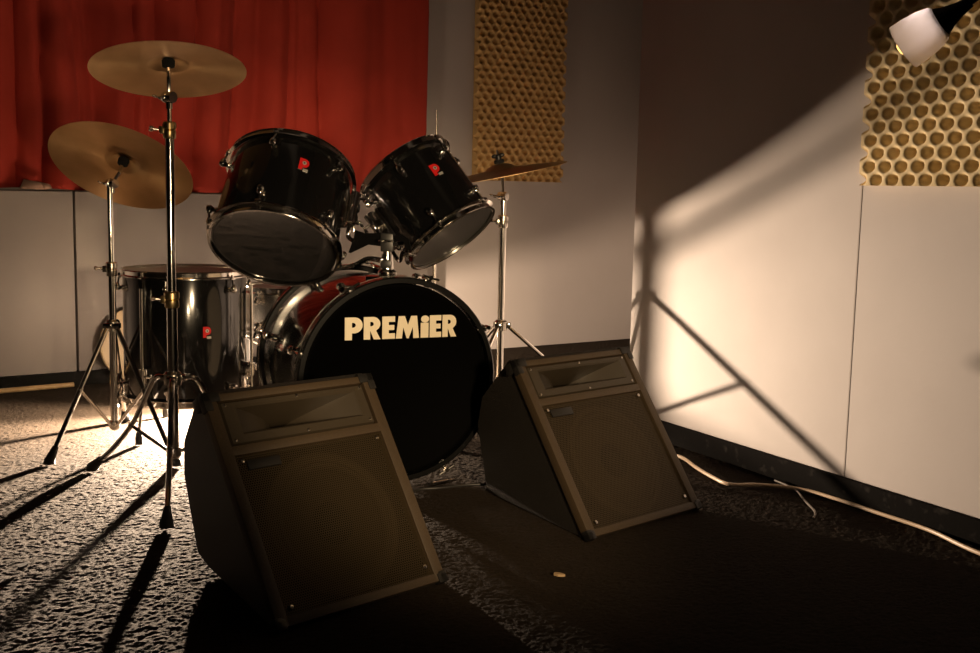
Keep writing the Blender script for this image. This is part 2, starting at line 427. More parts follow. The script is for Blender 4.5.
tom1, MT1 = make_drum('rack_tom', 'larger black rack tom with its dark lower head tipped forward, nearest the red curtain', (-.5738, 2.90, .6562), (.080, .613, .786),
                 .1657, .255, 6, -21, 8, .166, M_white, M_clear, 'rack toms')
tom2, MT2 = make_drum('rack_tom', 'smaller black rack tom leaning steeply to the right with a silvery lower head', (-.1146, 3.15, .685), (-.5845, .2807, .7613),
                 .1372, .250, 6, -3, 31, .152, M_white, M_haze, 'rack toms')
ftom, MF = make_drum('floor_tom', 'tall black floor tom on chrome legs behind the cymbal stands', (-1.01, 3.62, .118), (0, 0, 1),
                 .197, .418, 6, -16, 19, .235, M_white, M_clear)
for ph in (-37, 72, 197):
    p = math.radians(ph); m = on_shell(.197, p, 0)
    mb = MB().cyl((0, .372, .024), (0, .10, .024), .0052, m, 12).tube([(0, .10, .024), (0, .03, .024), (0, -.02, .034), (0, -.085, .045), (0, -.108, .045)], .0052, m, 12, 3)
    lg = obj('leg', mb, M_chrome, ftom)
    obj('rubber_foot', MB().lathe([(0, -.118), (.012, -.118), (.0115, -.095), (.008, -.078), (.006, -.076)], m @ Matrix(((1, 0, 0, 0), (0, 0, 1, 0), (0, -1, 0, .045), (0, 0, 0, 1))) @ I4 if False else m @ Matrix.Translation((0, 0, .045)) @ Matrix.Rotation(-PI / 2, 4, 'X'), 16), M_rubber, lg)
    mb = MB().box((0, .095, .012), (.030, .050, .026), m, .006).cyl((0, .115, .024), (0, .075, .024), .012, m, 16).cyl((.012, .095, .026), (.036, .095, .030), .0035, m, 8).box((.038, .095, .030), (.006, .022, .009), m, .002)
    obj('leg_bracket', mb, M_chrome, ftom)

snare, MS = make_drum('snare_drum', 'bright metal snare drum half hidden behind the larger rack tom and bass drum', (-.715, 3.94, .300), (0, 0, 1),
                 .172, .160, 8, 6, None, 0, M_white, M_snare, lug_z=.040, shell_m=M_chromed)
ss = thing('snare_stand', 'chrome tripod stand carrying the bright snare drum', 'stand', T(-.715, 3.94, 0))
obj('pole', MB().cyl((0, 0, .07), (0, 0, .255), .0125).cyl((0, 0, .085), (0, 0, .112), .019), M_chrome, ss)
for k in range(3):
    a = .35 + k * 2 * PI / 3; c, s = math.cos(a), math.sin(a)
    lg = obj('leg', MB().tube([(c * .014, s * .014, .100), (c * .09, s * .09, .078), (c * .22, s * .22, .02)], .006, sub=4), M_chrome, ss)
    obj('rubber_foot', MB().cyl((c * .205, s * .205, .03), (c * .232, s * .232, .006), .011, r2=.013), M_rubber, lg)
    a += .5; c, s = math.cos(a), math.sin(a)
    ar = obj('basket_arm', MB().tube([(0, 0, .195), (c * .10, s * .10, .236), (c * .172, s * .172, .268), (c * .202, s * .202, .288), (c * .204, s * .204, .312)], .0065, sub=4), M_chrome, ss)

# ---- bass drum: axis points at the audience
bf = V((-.2414, 2.90, .3095)); ba = math.radians(24)
bax = V((math.sin(ba), -math.cos(ba), 0)); bR = .260; bL = .480
MBD = frame(bf - bax * bL, bax, (math.cos(ba), math.sin(ba), 0))     # x right as seen from the front, z towards the front; y down?
MBD = Matrix((V((math.cos(ba), math.sin(ba), 0)), V((0, 0, 1)), bax)).transposed().to_4x4(); MBD.translation = bf - bax * bL
bd = thing('bass_drum', 'big black bass drum lettered PREMiER on its front head between the two floor monitors', 'drum', MBD)
obj('shell', MB().lathe([(bR - .002, .012), (bR, .020), (bR, bL - .020), (bR - .002, bL - .012)], seg=128), M_black, bd)
hd = obj('front_head', MB().lathe([(0, bL - .010), (bR - .022, bL - .010), (bR - .012, bL - .004), (bR - .003, bL - .004), (bR - .001, bL - .02)], seg=128), M_headblk, bd)
obj('rear_head', MB().lathe([(0, .010), (bR - .022, .010), (bR - .012, .004), (bR - .003, .004), (bR - .001, .02)], seg=128), M_rear, bd)
def wood_hoop(z0, z1):
    return MB().lathe([(bR + .002, z0), (bR + .014, z0), (bR + .0175, z0 + .003), (bR + .0175, z1 - .003), (bR + .014, z1), (bR + .002, z1)], seg=128, closed=True)
hf = obj('hoop', wood_hoop(bL - .030, bL + .008), M_blackhoop, bd)
hr = obj('hoop', wood_hoop(-.008, .030), M_blackhoop, bd)
obj('hoop_inlay', MB().lathe([(bR + .0176, .016), (bR + .0190, .017), (bR + .0190, .026), (bR + .0176, .027)], seg=128, closed=True), M_chromed, hr)
obj('hoop_inlay', MB().lathe([(bR + .0170, bL - .0325), (bR + .0180, bL - .0325), (bR + .0180, bL - .029), (bR + .0170, bL - .029)], seg=128, closed=True), M_chromed, hf)
for k in range(8):
    ph = math.radians(22.5 + 45 * k + 6)
    for fr in (0, 1):
        z = .095 if not fr else bL - .095; kz = -1 if not fr else 1; zr = .004 if not fr else bL - .004
        m = on_shell(bR, ph, z)
        mb = MB().lathe([(0, -.004), (.011, -.004), (.011, .004), (.008, .008), (.010, .014), (.012, .019), (.011, .026), (0, .030)], m, 18)
        mb.ball((0, kz * .006, .022), .011, m, (1, 1.6, .9))
        lg = obj('lug', mb, M_chrome, bd)
        mb = MB().cyl((0, kz * .008, .022), (0, zr - z + kz * .008, .026), .0038, m, 8)
        e = zr - z
        mb.box((0, e - kz * .010, .0215), (.017, .030, .007), m, .002).box((0, e + kz * .0075, .012), (.017, .006, .024), m, .002)
        mb.cyl((0, e + kz * .004, .027), (0, e + kz * .024, .027), .006, m, 12)
        if k in (1, 2, 3, 4, 5, 6): mb.cyl((-.024, e + kz * .020, .027), (.024, e + kz * .020, .027), .004, m, 10)
        obj('tension_claw', mb, M_chrome, lg)
# lettering PREMiER
def letters():
    sp = []
    def rect(x0, y0, x1, y1): return [(x0, y0), (x1, y0), (x1, y1), (x0, y1)]
    def Pp(x):
        sp.append([(x, 0), (x + 50, 0), (x + 50, 50), (x + 66, 50)] + arc(x + 66, 109, 59, 59, -90, 90, 16) + [(x, 168)])
        sp.append([(x + 50, 92)] + arc(x + 58, 110, 19, 18, -90, 90, 8) + [(x + 50, 128)])
    def Rr(x, w):
        k = w / 120
        sp.append([(x, 0), (x + 46 * k, 0), (x + 46 * k, 66), (x + 72 * k, 0), (x + w, 0), (x + 88 * k, 64)] + arc(x + 64 * k, 115, 54 * k, 53, -55, 90, 14) + [(x, 168)])
        sp.append([(x + 46 * k, 99)] + arc(x + 54 * k, 115, 17 * k, 16, -90, 90, 8) + [(x + 46 * k, 131)])
    def Ee(x, w):
        sp.append([(x, 0), (x + w, 0), (x + w, 41), (x + 47, 41), (x + 47, 66), (x + w - 5, 66), (x + w - 5, 103), (x + 47, 103), (x + 47, 127), (x + w, 127), (x + w, 168), (x, 168)])
    Pp(0); Rr(133, 120); Ee(265, 92)
    sp.append([(363, 0), (408, 0), (417, 84), (443, 0), (457, 0), (487, 84), (491, 0), (533, 0), (517, 168), (474, 168), (451, 100), (428, 168), (383, 168)])
    sp.append(rect(545, 0, 603, 113)); sp.append(arc(577, 141, 30, 27, 0, 350, 24))
    Ee(612, 86); Rr(707, 106)
    return sp
cv = bpy.data.curves.new('lettering', 'CURVE'); cv.dimensions = '2D'; cv.fill_mode = 'BOTH'; cv.extrude = .0004
for P in letters():
    s_ = cv.splines.new('POLY'); s_.points.add(len(P) - 1)
    for i, (x, y) in enumerate(P): s_.points[i].co = (x * .3145 / 813 - .1465, y * .0600 / 168 + .1120, bL - .0090, 1)
    s_.use_cyclic_u = True
tmp = bpy.data.objects.new('tmp', cv); C.objects.link(tmp)
bpy.context.view_layer.update()
me = bpy.data.meshes.new_from_object(tmp.evaluated_get(bpy.context.evaluated_depsgraph_get()))
bpy.data.objects.remove(tmp); me.materials.clear()
for v in me.vertices: v.co.z += 0
lt = objm('lettering', me, M_logo, hd); lt.name = 'lettering'; lt['label'] = 'cream PREMiER lettering'
# spurs
for sx in (-1, 1):
    a = V((sx * .235, -.085, bL - .12)); e = V((sx * .30, -.290, bL + .02))
    sp_ = obj('spur', MB().tube([a, e], .0065).box(a, (.03, .05, .03), I4, .006), M_chrome, bd)
    obj('spur_tip', MB().cyl(e + (a - e).normalized() * .03, e - V((0, .014, 0)), .011, seg=12, r2=.006), M_rubber, sp_)
# a chrome foot of the pedal side showing under the front hoop
# ---- tom holder on top of the shell
pb = V((-.284, 2.996, 0))
mb = MB().box((pb.x, pb.y, .574), (.11, .085, .018), I4, .005).lathe([(.026, .580), (.026, .592), (.018, .600), (.0165, .640)], T(pb.x, pb.y, 0), 24)
obj('mount_plate', mb, M_chrome, bd, world=True)
ps = obj('mount_post', MB().cyl((pb.x, pb.y, .585), (pb.x, pb.y, .695), .0125, seg=20), M_chromed, bd, world=True)
mb = MB().box((pb.x, pb.y, .673), (.034, .040, .050), I4, .004).box((pb.x - .002, pb.y - .004, .615), (.03, .035, .022), I4, .004)
obj('clamp_block', mb, M_plastic, bd, world=True)
def wing(mb, c, d, r=.004):
    c = V(c); d = V(d).normalized(); u = d.cross(V((0, .3, 1))).normalized()
    mb.cyl(c, c + d * .022, r)
    m = frame(c + d * .024, d, u)
    mb.ball((.011, 0, 0), .007, m, (1.5, .5, .9)).ball((-.011, 0, 0), .007, m, (1.5, .5, .9)); return mb
# waisted black arms left and right of the post
for sx, ez in ((-1, -.004), (1, .0)):
    m = frame((pb.x, pb.y - .002, .672), (0, -1, 0), (sx, 0, 0))
    if sx < 0: pl = [(.014, -.010), (.050, -.006), (.098, -.030), (.104, -.028), (.090, .012), (.086, .032), (.060, .024), (.014, .026)]
    else: pl = [(.014, .018), (.036, .026), (.058, .012), (.066, -.018), (.052, -.020), (.044, .004), (.014, .010)]
    if sx > 0: pl = [(x, y) for x, y in pl]
    yy = 1 if m.to_3x3().col[1].z > 0 else -1
    obj('tom_arm', MB().prism([(x, y * yy) for x, y in pl], -.012, .012, m), M_soot, bd, world=True)
# L-rods into the toms
b1 = MT1 @ on_shell(.1657, math.radians(68), .135); b2 = MT2 @ on_shell(.1372, math.radians(-74), .120)
def bracket(par, R, phi, z, big):
    m = on_shell(R, math.radians(phi), z); k = 1.25 if big else 1
    mb = MB().box((0, 0, .005), (.050 * k, .095 * k, .014), m, .005).cyl((0, -.05 * k, .026), (0, .05 * k, .026), .0135 * k, m, 20).box((.014, .018, .022), (.03, .022, .03), m, .005).box((.014, -.018, .022), (.03, .022, .03), m, .005)
    o = obj('arm_bracket', mb, M_chrome, par)
    q = MB(); q.cyl((.0, .034, .036), (.0, .034, .058), .0035, m, 8); q.ball((.0, .045, .060), .007, m, (.6, 1.6, .8)); q.ball((.0, .023, .060), .007, m, (.6, 1.6, .8))
    obj('wing_bolt', q, M_chrome, o)
bracket(tom1, .1657, 68, .135, False); bracket(tom2, .1372, -74, .120, True)
p1 = b1 @ V((0, -.03, .026)); p1b = b1 @ V((0, -.085, .026)); p2 = b2 @ V((0, -.04, .03)); p2b = b2 @ V((0, -.10, .03))
l1 = V((pb.x - .085, pb.y, .675)); l2 = V((pb.x + .05, pb.y + .012, .668))
mb = MB().tube([b1 @ V((0, .05, .026)), p1, p1b, (p1b + l1) * .5 + V((0, 0, -.006)), l1, l1 + V((.03, 0, 0))], .0062, sub=6)
obj('tom_rod', mb, M_chrome, bd, world=True)
mb = MB().tube([b2 @ V((0, .06, .03)), p2, p2b, (p2b + l2) * .5, l2, l2 + V((-.03, 0, 0))], .0062, sub=6)
obj('tom_rod', mb, M_chrome, bd, world=True)
for c_, d_ in (((pb.x - .092, pb.y, .700), (0, 0, 1)), ((pb.x, pb.y - .024, .676), (0, -1, .1)), ((pb.x - .012, pb.y - .02, .622), (-.5, -.8, .2)), ((pb.x + .046, pb.y - .01, .64), (.8, -.5, .1))):
    obj('wing_bolt', wing(MB(), c_, d_), M_chrome, bd, world=True)
# folded chrome cradle left of the post (lever of the clamp)
mb = MB().tube([(pb.x - .012, pb.y - .016, .622), (pb.x - .05, pb.y - .02, .628), (pb.x - .075, pb.y - .02, .612), (pb.x - .11, pb.y - .012, .604)], [.011, .010, .007, .005], sub=4) if False else MB().tube([(pb.x - .012, pb.y - .016, .624), (pb.x - .05, pb.y - .02, .628), (pb.x - .085, pb.y - .02, .610), (pb.x - .12, pb.y - .012, .602)], .0075, sub=4)
obj('clamp_lever', mb, M_chrome, bd, world=True)

# ------------------------------------------------------------------ cymbals
def cymbal(name, label, c, axis, R, m, flip=1):
    t = obj(name, MB().lathe([(.0065, .034), (.022, .033), (.040, .027), (.052, .0185), (.058, .0160), (R * .45, .0125), (R * .72, .007), (R, 0),
                             (R, -.0011), (R * .72, .0058), (R * .45, .0113), (.0575, .0148), (.0515, .0172), (.0393, .0257), (.0215, .0317), (.0065, .0327)], seg=128, closed=True), m, None, 25)
    t.matrix_world = frame(c, axis, (1, 0, 0))
    return tag(t, label, 'cymbal', 'cymbals')
A_top = V((-.0865, .2573, .9625)); A_left = V((.1105, .5741, .8113)); A_right = V((-.205, -.062, .977))
Pt = V((-.8537, 2.93, 1.1104)); Pl = V((-1.1392, 3.40, .8646)); Pr = V((.0272, 3.82, .8768))
cymbal('crash_cymbal', 'bronze cymbal held highest, seen from below on the tall straight stand', Pt, A_top, .199, M_cym)
cymbal('ride_cymbal', 'large dull bronze cymbal tilted steeply down to the right at far left', Pl, A_left, .2186, M_cymd)
cymbal('crash_cymbal', 'thin bronze cymbal seen edge-on beside the narrow foam panel', Pr, A_right, .230, M_cymd)

def make_stand(name, label, bx, by, hub, collar, tilt, cyc, cax, feet, r1, r2, r3, collar2=None, drop=.07, arch=True, brassy=False, group='cymbal stands'):
    t = thing(name, label, 'cymbal stand', T(bx, by, 0), group)
    cyc = V(cyc) - V((bx, by, 0)); cax = V(cax).normalized(); tl = V((cyc.x * .2, cyc.y * .2, tilt))
    obj('lower_tube', MB().cyl((0, 0, drop), (0, 0, collar), r1, seg=20), M_chrome, t)
    up = collar2 or tilt
    obj('upper_tube', MB().cyl((0, 0, collar - .02), (0, 0, up), r2, seg=20), M_chrome, t)
    def collar_at(z, r, side):
        mb = MB().lathe([(r * .8, z - .022), (r + .003, z - .022), (r + .005, z - .018), (r + .005, z - .003), (r + .0025, z), (r + .006, z + .003), (r + .006, z + .018), (r + .002, z + .022), (r * .7, z + .022)], seg=24)
        mb.box((side * (r + .006), -.004, z), (.014, .018, .020), I4, .003)
        c = obj('height_collar', mb, M_brass if brassy else M_chromed, t)
        obj('wing_bolt', wing(MB(), (side * (r + .010), -.004, z), (side, -.35, .1)), M_chromed, c)
    collar_at(collar, r1, -1)
    if collar2:
        obj('thin_rod', MB().cyl((0, 0, collar2 - .02), tl, r3, seg=16), M_chrome, t)
        collar_at(collar2, r2, -1)
    # tilter: toothed joint with screw
    mb = MB(); m = frame(tl, (.85, -.5, 0), (0, 0, 1))
    mb.lathe([(0, -.016), (.014, -.016), (.0155, -.012), (.0155, -.002), (.013, 0), (.0155, .002), (.0155, .012), (.014, .016), (0, .016)], m, 24).cyl(tl - V((0, 0, .03)), tl, r3 + .003)
    jt = obj('tilter', mb, M_chrome, t)
    obj('wing_bolt', wing(MB(), tl - V((.85, -.5, 0)) * .016, (-.85, .5, 0)), M_chromed, jt)
    tip = cyc + cax * .082
    st = cyc - cax * .02
    obj('cymbal_rod', MB().tube([tl, st, tip], [.0055, .0055, .004]), M_chrome, t)
    mz = frame(cyc, cax, (1, 0, 0))
    obj('felt_washer', MB().lathe([(.0058, .035), (.017, .035), (.018, .040), (.017, .048), (.0058, .048)], mz, 20, True).lathe([(.0058, .0315), (.014, .0312), (.017, .027), (.016, .012), (.0058, .008)], mz, 20, True), M_felt, t)
    mb = MB().lathe([(0, .049), (.011, .049), (.011, .062), (.007, .066), (0, .066)], mz, 16).ball((.012, 0, .062), .007, mz, (1.6, .6, 1)).ball((-.012, 0, .062), .007, mz, (1.6, .6, 1))
    obj('wing_nut', mb, M_plastic, t)
    # tripod
    mb = MB().lathe([(r1, hub - .02), (r1 + .009, hub - .018), (r1 + .010, hub + .012), (r1 + .004, hub + .018), (r1, hub + .018)], seg=24)
    obj('leg_hub', mb, M_chromed, t)
    obj('base_hub', MB().lathe([(r1 * .9, drop + .03), (r1 + .006, drop + .028), (r1 + .006, drop + .008), (r1, drop), (0, drop - .004)], seg=24), M_chromed, t)
    for fx, fy in feet:
        d = V((fx - bx, fy - by, 0)); Rr = d.length; d.normalize(); s = V((-d.y, d.x, 0))
        e = d * Rr + V((0, 0, .018)); top = d * (r1 + .010) + V((0, 0, hub))
        kn = d * (Rr * .52) + V((0, 0, hub * .50))
        if arch: pts = [top, d * (r1 + .05) + V((0, 0, hub - .008)), d * (Rr * .38) + V((0, 0, hub * .71)), kn, d * (Rr * .76) + V((0, 0, hub * .25)), e]
        else: pts = [top, top.lerp(e, .5), e]
        lg = obj('leg', MB().tube(pts, .0072, seg=10, sub=5).box(top, (.026, .026, .018), I4, .004), M_chrome, t)
        dd = (e - pts[-2]).normalized()
        q0 = e - dd * .034; q1 = e + dd * .012
        mb = MB().tube([q0, q0 + dd * .01, q1, V((q1.x, q1.y, .001))], [.0095, .0105, .0165, .018], seg=14)
        obj('rubber_foot', mb, M_rubber, lg)
        k2 = kn if arch else top.lerp(e, .5)
        for w in (1,):
            obj('brace', MB().tube([k2, k2.lerp(d * (r1 + .006) + V((0, 0, drop + .018)), .5), d * (r1 + .006) + V((0, 0, drop + .018))], .0052, seg=8).ball(k2, .0085), M_chromed, t)
    return t
make_stand('cymbal_stand', 'tall straight chrome cymbal stand with brass collars nearest the camera', -.855, 2.935, .297, .510, 1.043, Pt, A_top,
           [(-.768, 2.57), (-1.118, 3.06), (-.605, 3.075)], .0142, .0118, .006, .958, .075, True, True)
make_stand('cymbal_stand', 'slim chrome cymbal stand at far left carrying the steeply tilted cymbal', -1.176, 3.40, .377, .552, .815, Pl, A_left,
           [(-1.272, 3.135), (-.917, 3.145), (-1.25, 3.72)], .0118, .0095, .0065, None, .045, False)
make_stand('cymbal_stand', 'chrome cymbal stand right of the bass drum by the alcove', .037, 3.82, .352, .713, .800, Pr, A_right,
           [(.445, 3.87), (-.21, 4.15), (-.127, 3.435)], .0125, .0100, .0065, None, .06, False)

# ------------------------------------------------------------------ floor monitors
def monitor(label, bl, yaw, W=.412, Sl=.478, slope=56):
    M = T(*bl) @ Matrix.Rotation(math.radians(yaw), 4, 'Z')
    t = thing('stage_monitor', label, 'speaker', M, 'wedge floor monitors')
    sl = math.radians(slope); cs, sn = math.cos(sl), math.sin(sl)
    y1, z1 = Sl * cs, Sl * sn + .006
    prof = [(.004, .004), (y1, z1), (y1 + .026, z1 + .004), (.450, .272), (.487, .19), (.470, .014), (.405, .002), (.06, .002)]
    def ins(y, z): return .25 * max(0, (y - (z - .006) / math.tan(sl)) * sn)
    mb = MB()
    Lv = [mb.v((ins(y, z), y, z), I4) for y, z in prof]; Rv = [mb.v((W - ins(y, z), y, z), I4) for y, z in prof]
    mb.f(Lv[::-1]); mb.f(Rv); n = len(prof)
    for i in range(1, n): mb.f((Lv[i], Lv[(i + 1) % n], Rv[(i + 1) % n], Rv[i]))
    obj('cabinet', mb, M_carpetbox, t, 20)
    # baffle frame: x across, y up the slope, z outwards
    B = Matrix((V((1, 0, 0)), V((0, cs, sn)), V((0, -sn, cs)))).transposed().to_4x4(); B.translation = V((0, .004, .006))
    bw = .026; dv = .345       # border, top of the grille opening
    mb = MB()
    def bar(x0, x1, y0, y1, z0, z1): slab(mb, x0, x1, y0, y1, z0, z1, B, .0025)
    bar(0, bw, 0, Sl, -.018, .006); bar(W - bw, W, 0, Sl, -.018, .006)
    bar(bw - .002, W - bw + .002, 0, .018, -.018, .006); bar(bw - .002, W - bw + .002, Sl - .016, Sl, -.018, .006); bar(bw - .002, W - bw + .002, dv, dv + .020, -.018, .006)
    obj('baffle_frame', mb, M_frame, t)
    # horn plate with real flare
    hx0, hx1, hy0, hy1 = bw + .004, W - bw - .004, dv + .022, Sl - .018
    mx0, mx1, my0, my1 = hx0 + .036, hx1 - .028, hy0 + .024, hy1 - .015
    mb = MB()
    rings = [[(hx0, hy0, -.004), (hx1, hy0, -.004), (hx1, hy1, -.004), (hx0, hy1, -.004)], [(hx0 + .003, hy0 + .003, .004), (hx1 - .003, hy0 + .003, .004), (hx1 - .003, hy1 - .003, .004), (hx0 + .003, hy1 - .003, .004)],
             [(mx0 - .004, my0 - .004, .004), (mx1 + .004, my0 - .004, .004), (mx1 + .004, my1 + .004, .004), (mx0 - .004, my1 + .004, .004)], [(mx0, my0, 0), (mx1, my0, 0), (mx1, my1, 0), (mx0, my1, 0)]]
    cx = (mx0 + mx1) / 2; cy = (my0 + my1) / 2
    for f_, dz in ((.72, -.022), (.45, -.050), (.20, -.085), (.10, -.120)):
        hw = (mx1 - mx0) / 2 * f_; hh = (my1 - my0) / 2 * (.35 + .65 * f_)
        rings.append([(cx - hw, cy - hh, dz), (cx + hw, cy - hh, dz), (cx + hw, cy + hh, dz), (cx - hw, cy + hh, dz)])
    vr = [[mb.v(p, B) for p in r_] for r_ in rings]
    for a, c in zip(vr, vr[1:]):
        for i in range(4): mb.f((a[i], a[(i + 1) % 4], c[(i + 1) % 4], c[i]))
    mb.f(vr[-1])
    hn = obj('horn', mb, M_horn, t, 25)
    for x, y in ((hx0 + .010, hy0 + .009), (hx1 - .010, hy0 + .009), (hx0 + .010, hy1 - .008), (hx1 - .010, hy1 - .008), (cx, hy0 + .007), (cx, hy1 - .007)):
        obj('screw', MB().lathe([(0, .0062), (.0032, .0055), (.004, .0035)], B @ T(x, y, 0), 10), M_chromed, hn)
    # grille and woofer
    g = MB(); x0, x1, yb, yt = bw - .001, W - bw + .001, .017, dv + .001
    g.poly([(x0, yb, 0), (x1, yb, 0), (x1, yt, 0), (x0, yt, 0)])
    go = obj('grille', g, M_grille, t); go.matrix_local = B
    for v_ in go.data.vertices: pass
    bo = obj('baffle_board', MB().box((W / 2, (yb + yt) / 2, -.026), (W - .03, yt - yb + .01, .008), B), M_capm, t)
    wc = B @ T(W / 2 + .004, (yb + yt) / 2 - .004, -.020)
    wf = obj('woofer', MB().lathe([(.152, -.001), (.150, .007), (.138, .009), (.132, .004), (.126, .009), (.120, .005), (.113, -.0005), (.092, -.0010), (.060, -.0015), (.045, -.0018)], wc, 56), M_cone, t)
    obj('dust_cap', MB().lathe([(.046, -.0018), (.040, .004), (.022, .009), (0, .011)], wc, 40), M_capm, wf)
    cap = obj('maker_plate', MB().box((bw + .060, yt - .024, .0025), (.075, .020, .004), B, .0012), M_plastic, t)
    # grille fixing screws near the lower corners
    for x, y in ((bw + .016, yb + .016), (x1 - .016, yb + .020), (bw + .014, yt - .014), (x1 - .016, yt - .014)):
        obj('grille_clip', MB().lathe([(0, .006), (.0045, .005), (.0055, .001)], B @ T(x, y, 0), 10), M_chromed, t)
    # moulded corner guards
    for x, sx in ((0, 1), (W, -1)):
        for y, sy, l in ((Sl, -1, .034), (0, 1, .020)):
            c = MB()
            slab(c, min(x - sx * .004, x + sx * l), max(x - sx * .004, x + sx * l), min(y + sy * .016, y - sy * .005), max(y + sy * .016, y - sy * .005), -.012, .0085, B, .003)
            slab(c, min(x - sx * .004, x + sx * .014), max(x - sx * .004, x + sx * .014), min(y + sy * l, y - sy * .005), max(y + sy * l, y - sy * .005), -.012, .0085, B, .003)
            if y > 0: slab(c, min(x - sx * .004, x + sx * .012), max(x - sx * .004, x + sx * .012), y - .022, y + .006, -.036, -.010, B, .003)
            obj('corner_guard', c, M_plastic, t)
    return t
monitor('black wedge monitor nearest the camera, its grille tipped up in front of the cymbal stands', (-.3778, 1.9392, 0), 43.8)
monitor('black wedge monitor farther right, standing near the bright wall with cone rings visible', (.2471, 2.5181, 0), 42.4, .428, .472, 55)

# ------------------------------------------------------------------ small lamp at the upper right (clamped to the wall beyond the frame)
lo = V((.7252, 2.0, 1.0896)); ln_ = V((.7825, 2.0, 1.1306)); ax = (lo - ln_).normalized(); ax = (ax + .5 * V((.35, .93, .13))).normalized()
wall_pt = RP + RD * 1.95 + RN * .002; wall_pt.z = 1.42
lamp = thing('arm_lamp', 'small lamp with white glass shade on a black arm in front of the yellow foam', 'lamp', T(*wall_pt))
LM = frame(ln_, ax, (0, 1, 0))
gl = obj('lamp_shade', MB().lathe([(.028, -.004), (.034, .003), (.0395, .022), (.0425, .046), (.0435, .070), (.0410, .070), (.0400, .046), (.037, .023), (.031, .006), (.022, .000)], LM, 48, True), M_glass, lamp, 40, True)
obj('socket', MB().lathe([(0, -.062), (.010, -.060), (.013, -.040), (.020, -.018), (.027, -.004), (.0285, .003), (.022, .003), (0, .002)], LM, 32), M_plastic, lamp, 35, True)
obj('bulb', MB().lathe([(0, .002), (.008, .004), (.009, .045), (.014, .056), (.018, .066), (.016, .074), (.008, .079), (0, .080)], LM, 28), M_bulb, lamp, 40, True)
n0 = ln_ - ax * .058
obj('lamp_arm', MB().tube([n0, n0 - ax * .05, n0 + V((.13, .03, .08)), wall_pt + RN * .06 + V((0, 0, -.01)), wall_pt + RN * .01], .0065, sub=6, seg=12), M_plastic, lamp, 35, True)
obj('wall_plate', MB().lathe([(0, 0), (.04, 0), (.04, .008), (.03, .014), (0, .016)], frame(wall_pt, RN, (0, 0, 1)), 32), M_plastic, lamp, 35, True)

# ------------------------------------------------------------------ the work lamp on the floor behind the floor tom
LC = V((-.985, 3.985, .105)); aim = V((math.cos(math.radians(-24)), math.sin(math.radians(-24)), 0))
wl = thing('work_lamp', 'small black work lamp lying low behind the floor tom, lighting the room', 'lamp', T(LC.x, LC.y, 0))
bk = T(LC.x, LC.y, 0) @ Matrix.Rotation(math.radians(-24), 4, 'Z')
mb = MB(); nsg = 28; A0, A1 = 100, 206
ro = []
for k in range(nsg + 1):
    a = math.radians(A0 + (A1 - A0) * k / nsg)
    ro.append([mb.v((r_ * math.cos(a), r_ * math.sin(a), z), bk) for r_, z in ((.070, .018), (.070, .160), (.066, .160), (.066, .018))])
for a, c in zip(ro, ro[1:]):
    for i in range(4): mb.f((a[i], a[(i + 1) % 4], c[(i + 1) % 4], c[i]))
mb.f(ro[0]); mb.f(ro[-1][::-1])
obj('added_shield', mb, M_soot, wl, 35, True)  # added shield, shaped to keep the bulb's light off the left wall
mb = MB(); ro = []
for k in range(37):
    a = math.radians(22 + 238 * k / 36); hr_ = .150 + .110 * max(0, min(1, (math.degrees(a) - 40) / 14)) * max(0, min(1, (175 - math.degrees(a)) / 20))
    ro.append([mb.v((LC.x + r_ * math.cos(a), LC.y + r_ * math.sin(a), z), I4) for r_, z in ((.004, .152), (hr_, .152), (hr_, .157), (.004, .157))])
for a, c in zip(ro, ro[1:]):
    for i in range(4): mb.f((a[i], a[(i + 1) % 4], c[(i + 1) % 4], c[i]))
mb.f(ro[0]); mb.f(ro[-1][::-1])
obj('added_hood', mb, M_soot, wl, 35, True)  # added disc, shaped to cut off the bulb's light above a low angle
for b0, b1 in ((112, 202), (22, 66)):
  mb = MB(); ro = []
  for k in range(21):
    a = math.radians(b0 + (b1 - b0) * k / 20)
    ro.append([mb.v((LC.x + r_ * math.cos(a), LC.y + r_ * math.sin(a), z), I4) for r_, z in ((.110, .158), (.110, .285), (.107, .285), (.107, .158))])
  for a, c in zip(ro, ro[1:]):
    for i in range(4): mb.f((a[i], a[(i + 1) % 4], c[(i + 1) % 4], c[i]))
  mb.f(ro[0]); mb.f(ro[-1][::-1])
  obj('added_flag', mb, M_plastic, wl, 35, True)  # added upright blockers, keeping the upper source off the alcove and left wall
obj('bulb', MB().ball((LC.x, LC.y, .070), .013, I4, (1, 1, 1.3)), M_bulbf, wl, 60, True)
obj('base', MB().lathe([(0, .018), (.070, .018), (.074, .0), (0, 0)], T(LC.x, LC.y, 0), 40).cyl((LC.x, LC.y, .01), (LC.x, LC.y, .056), .012), M_soot, wl, 35, True)

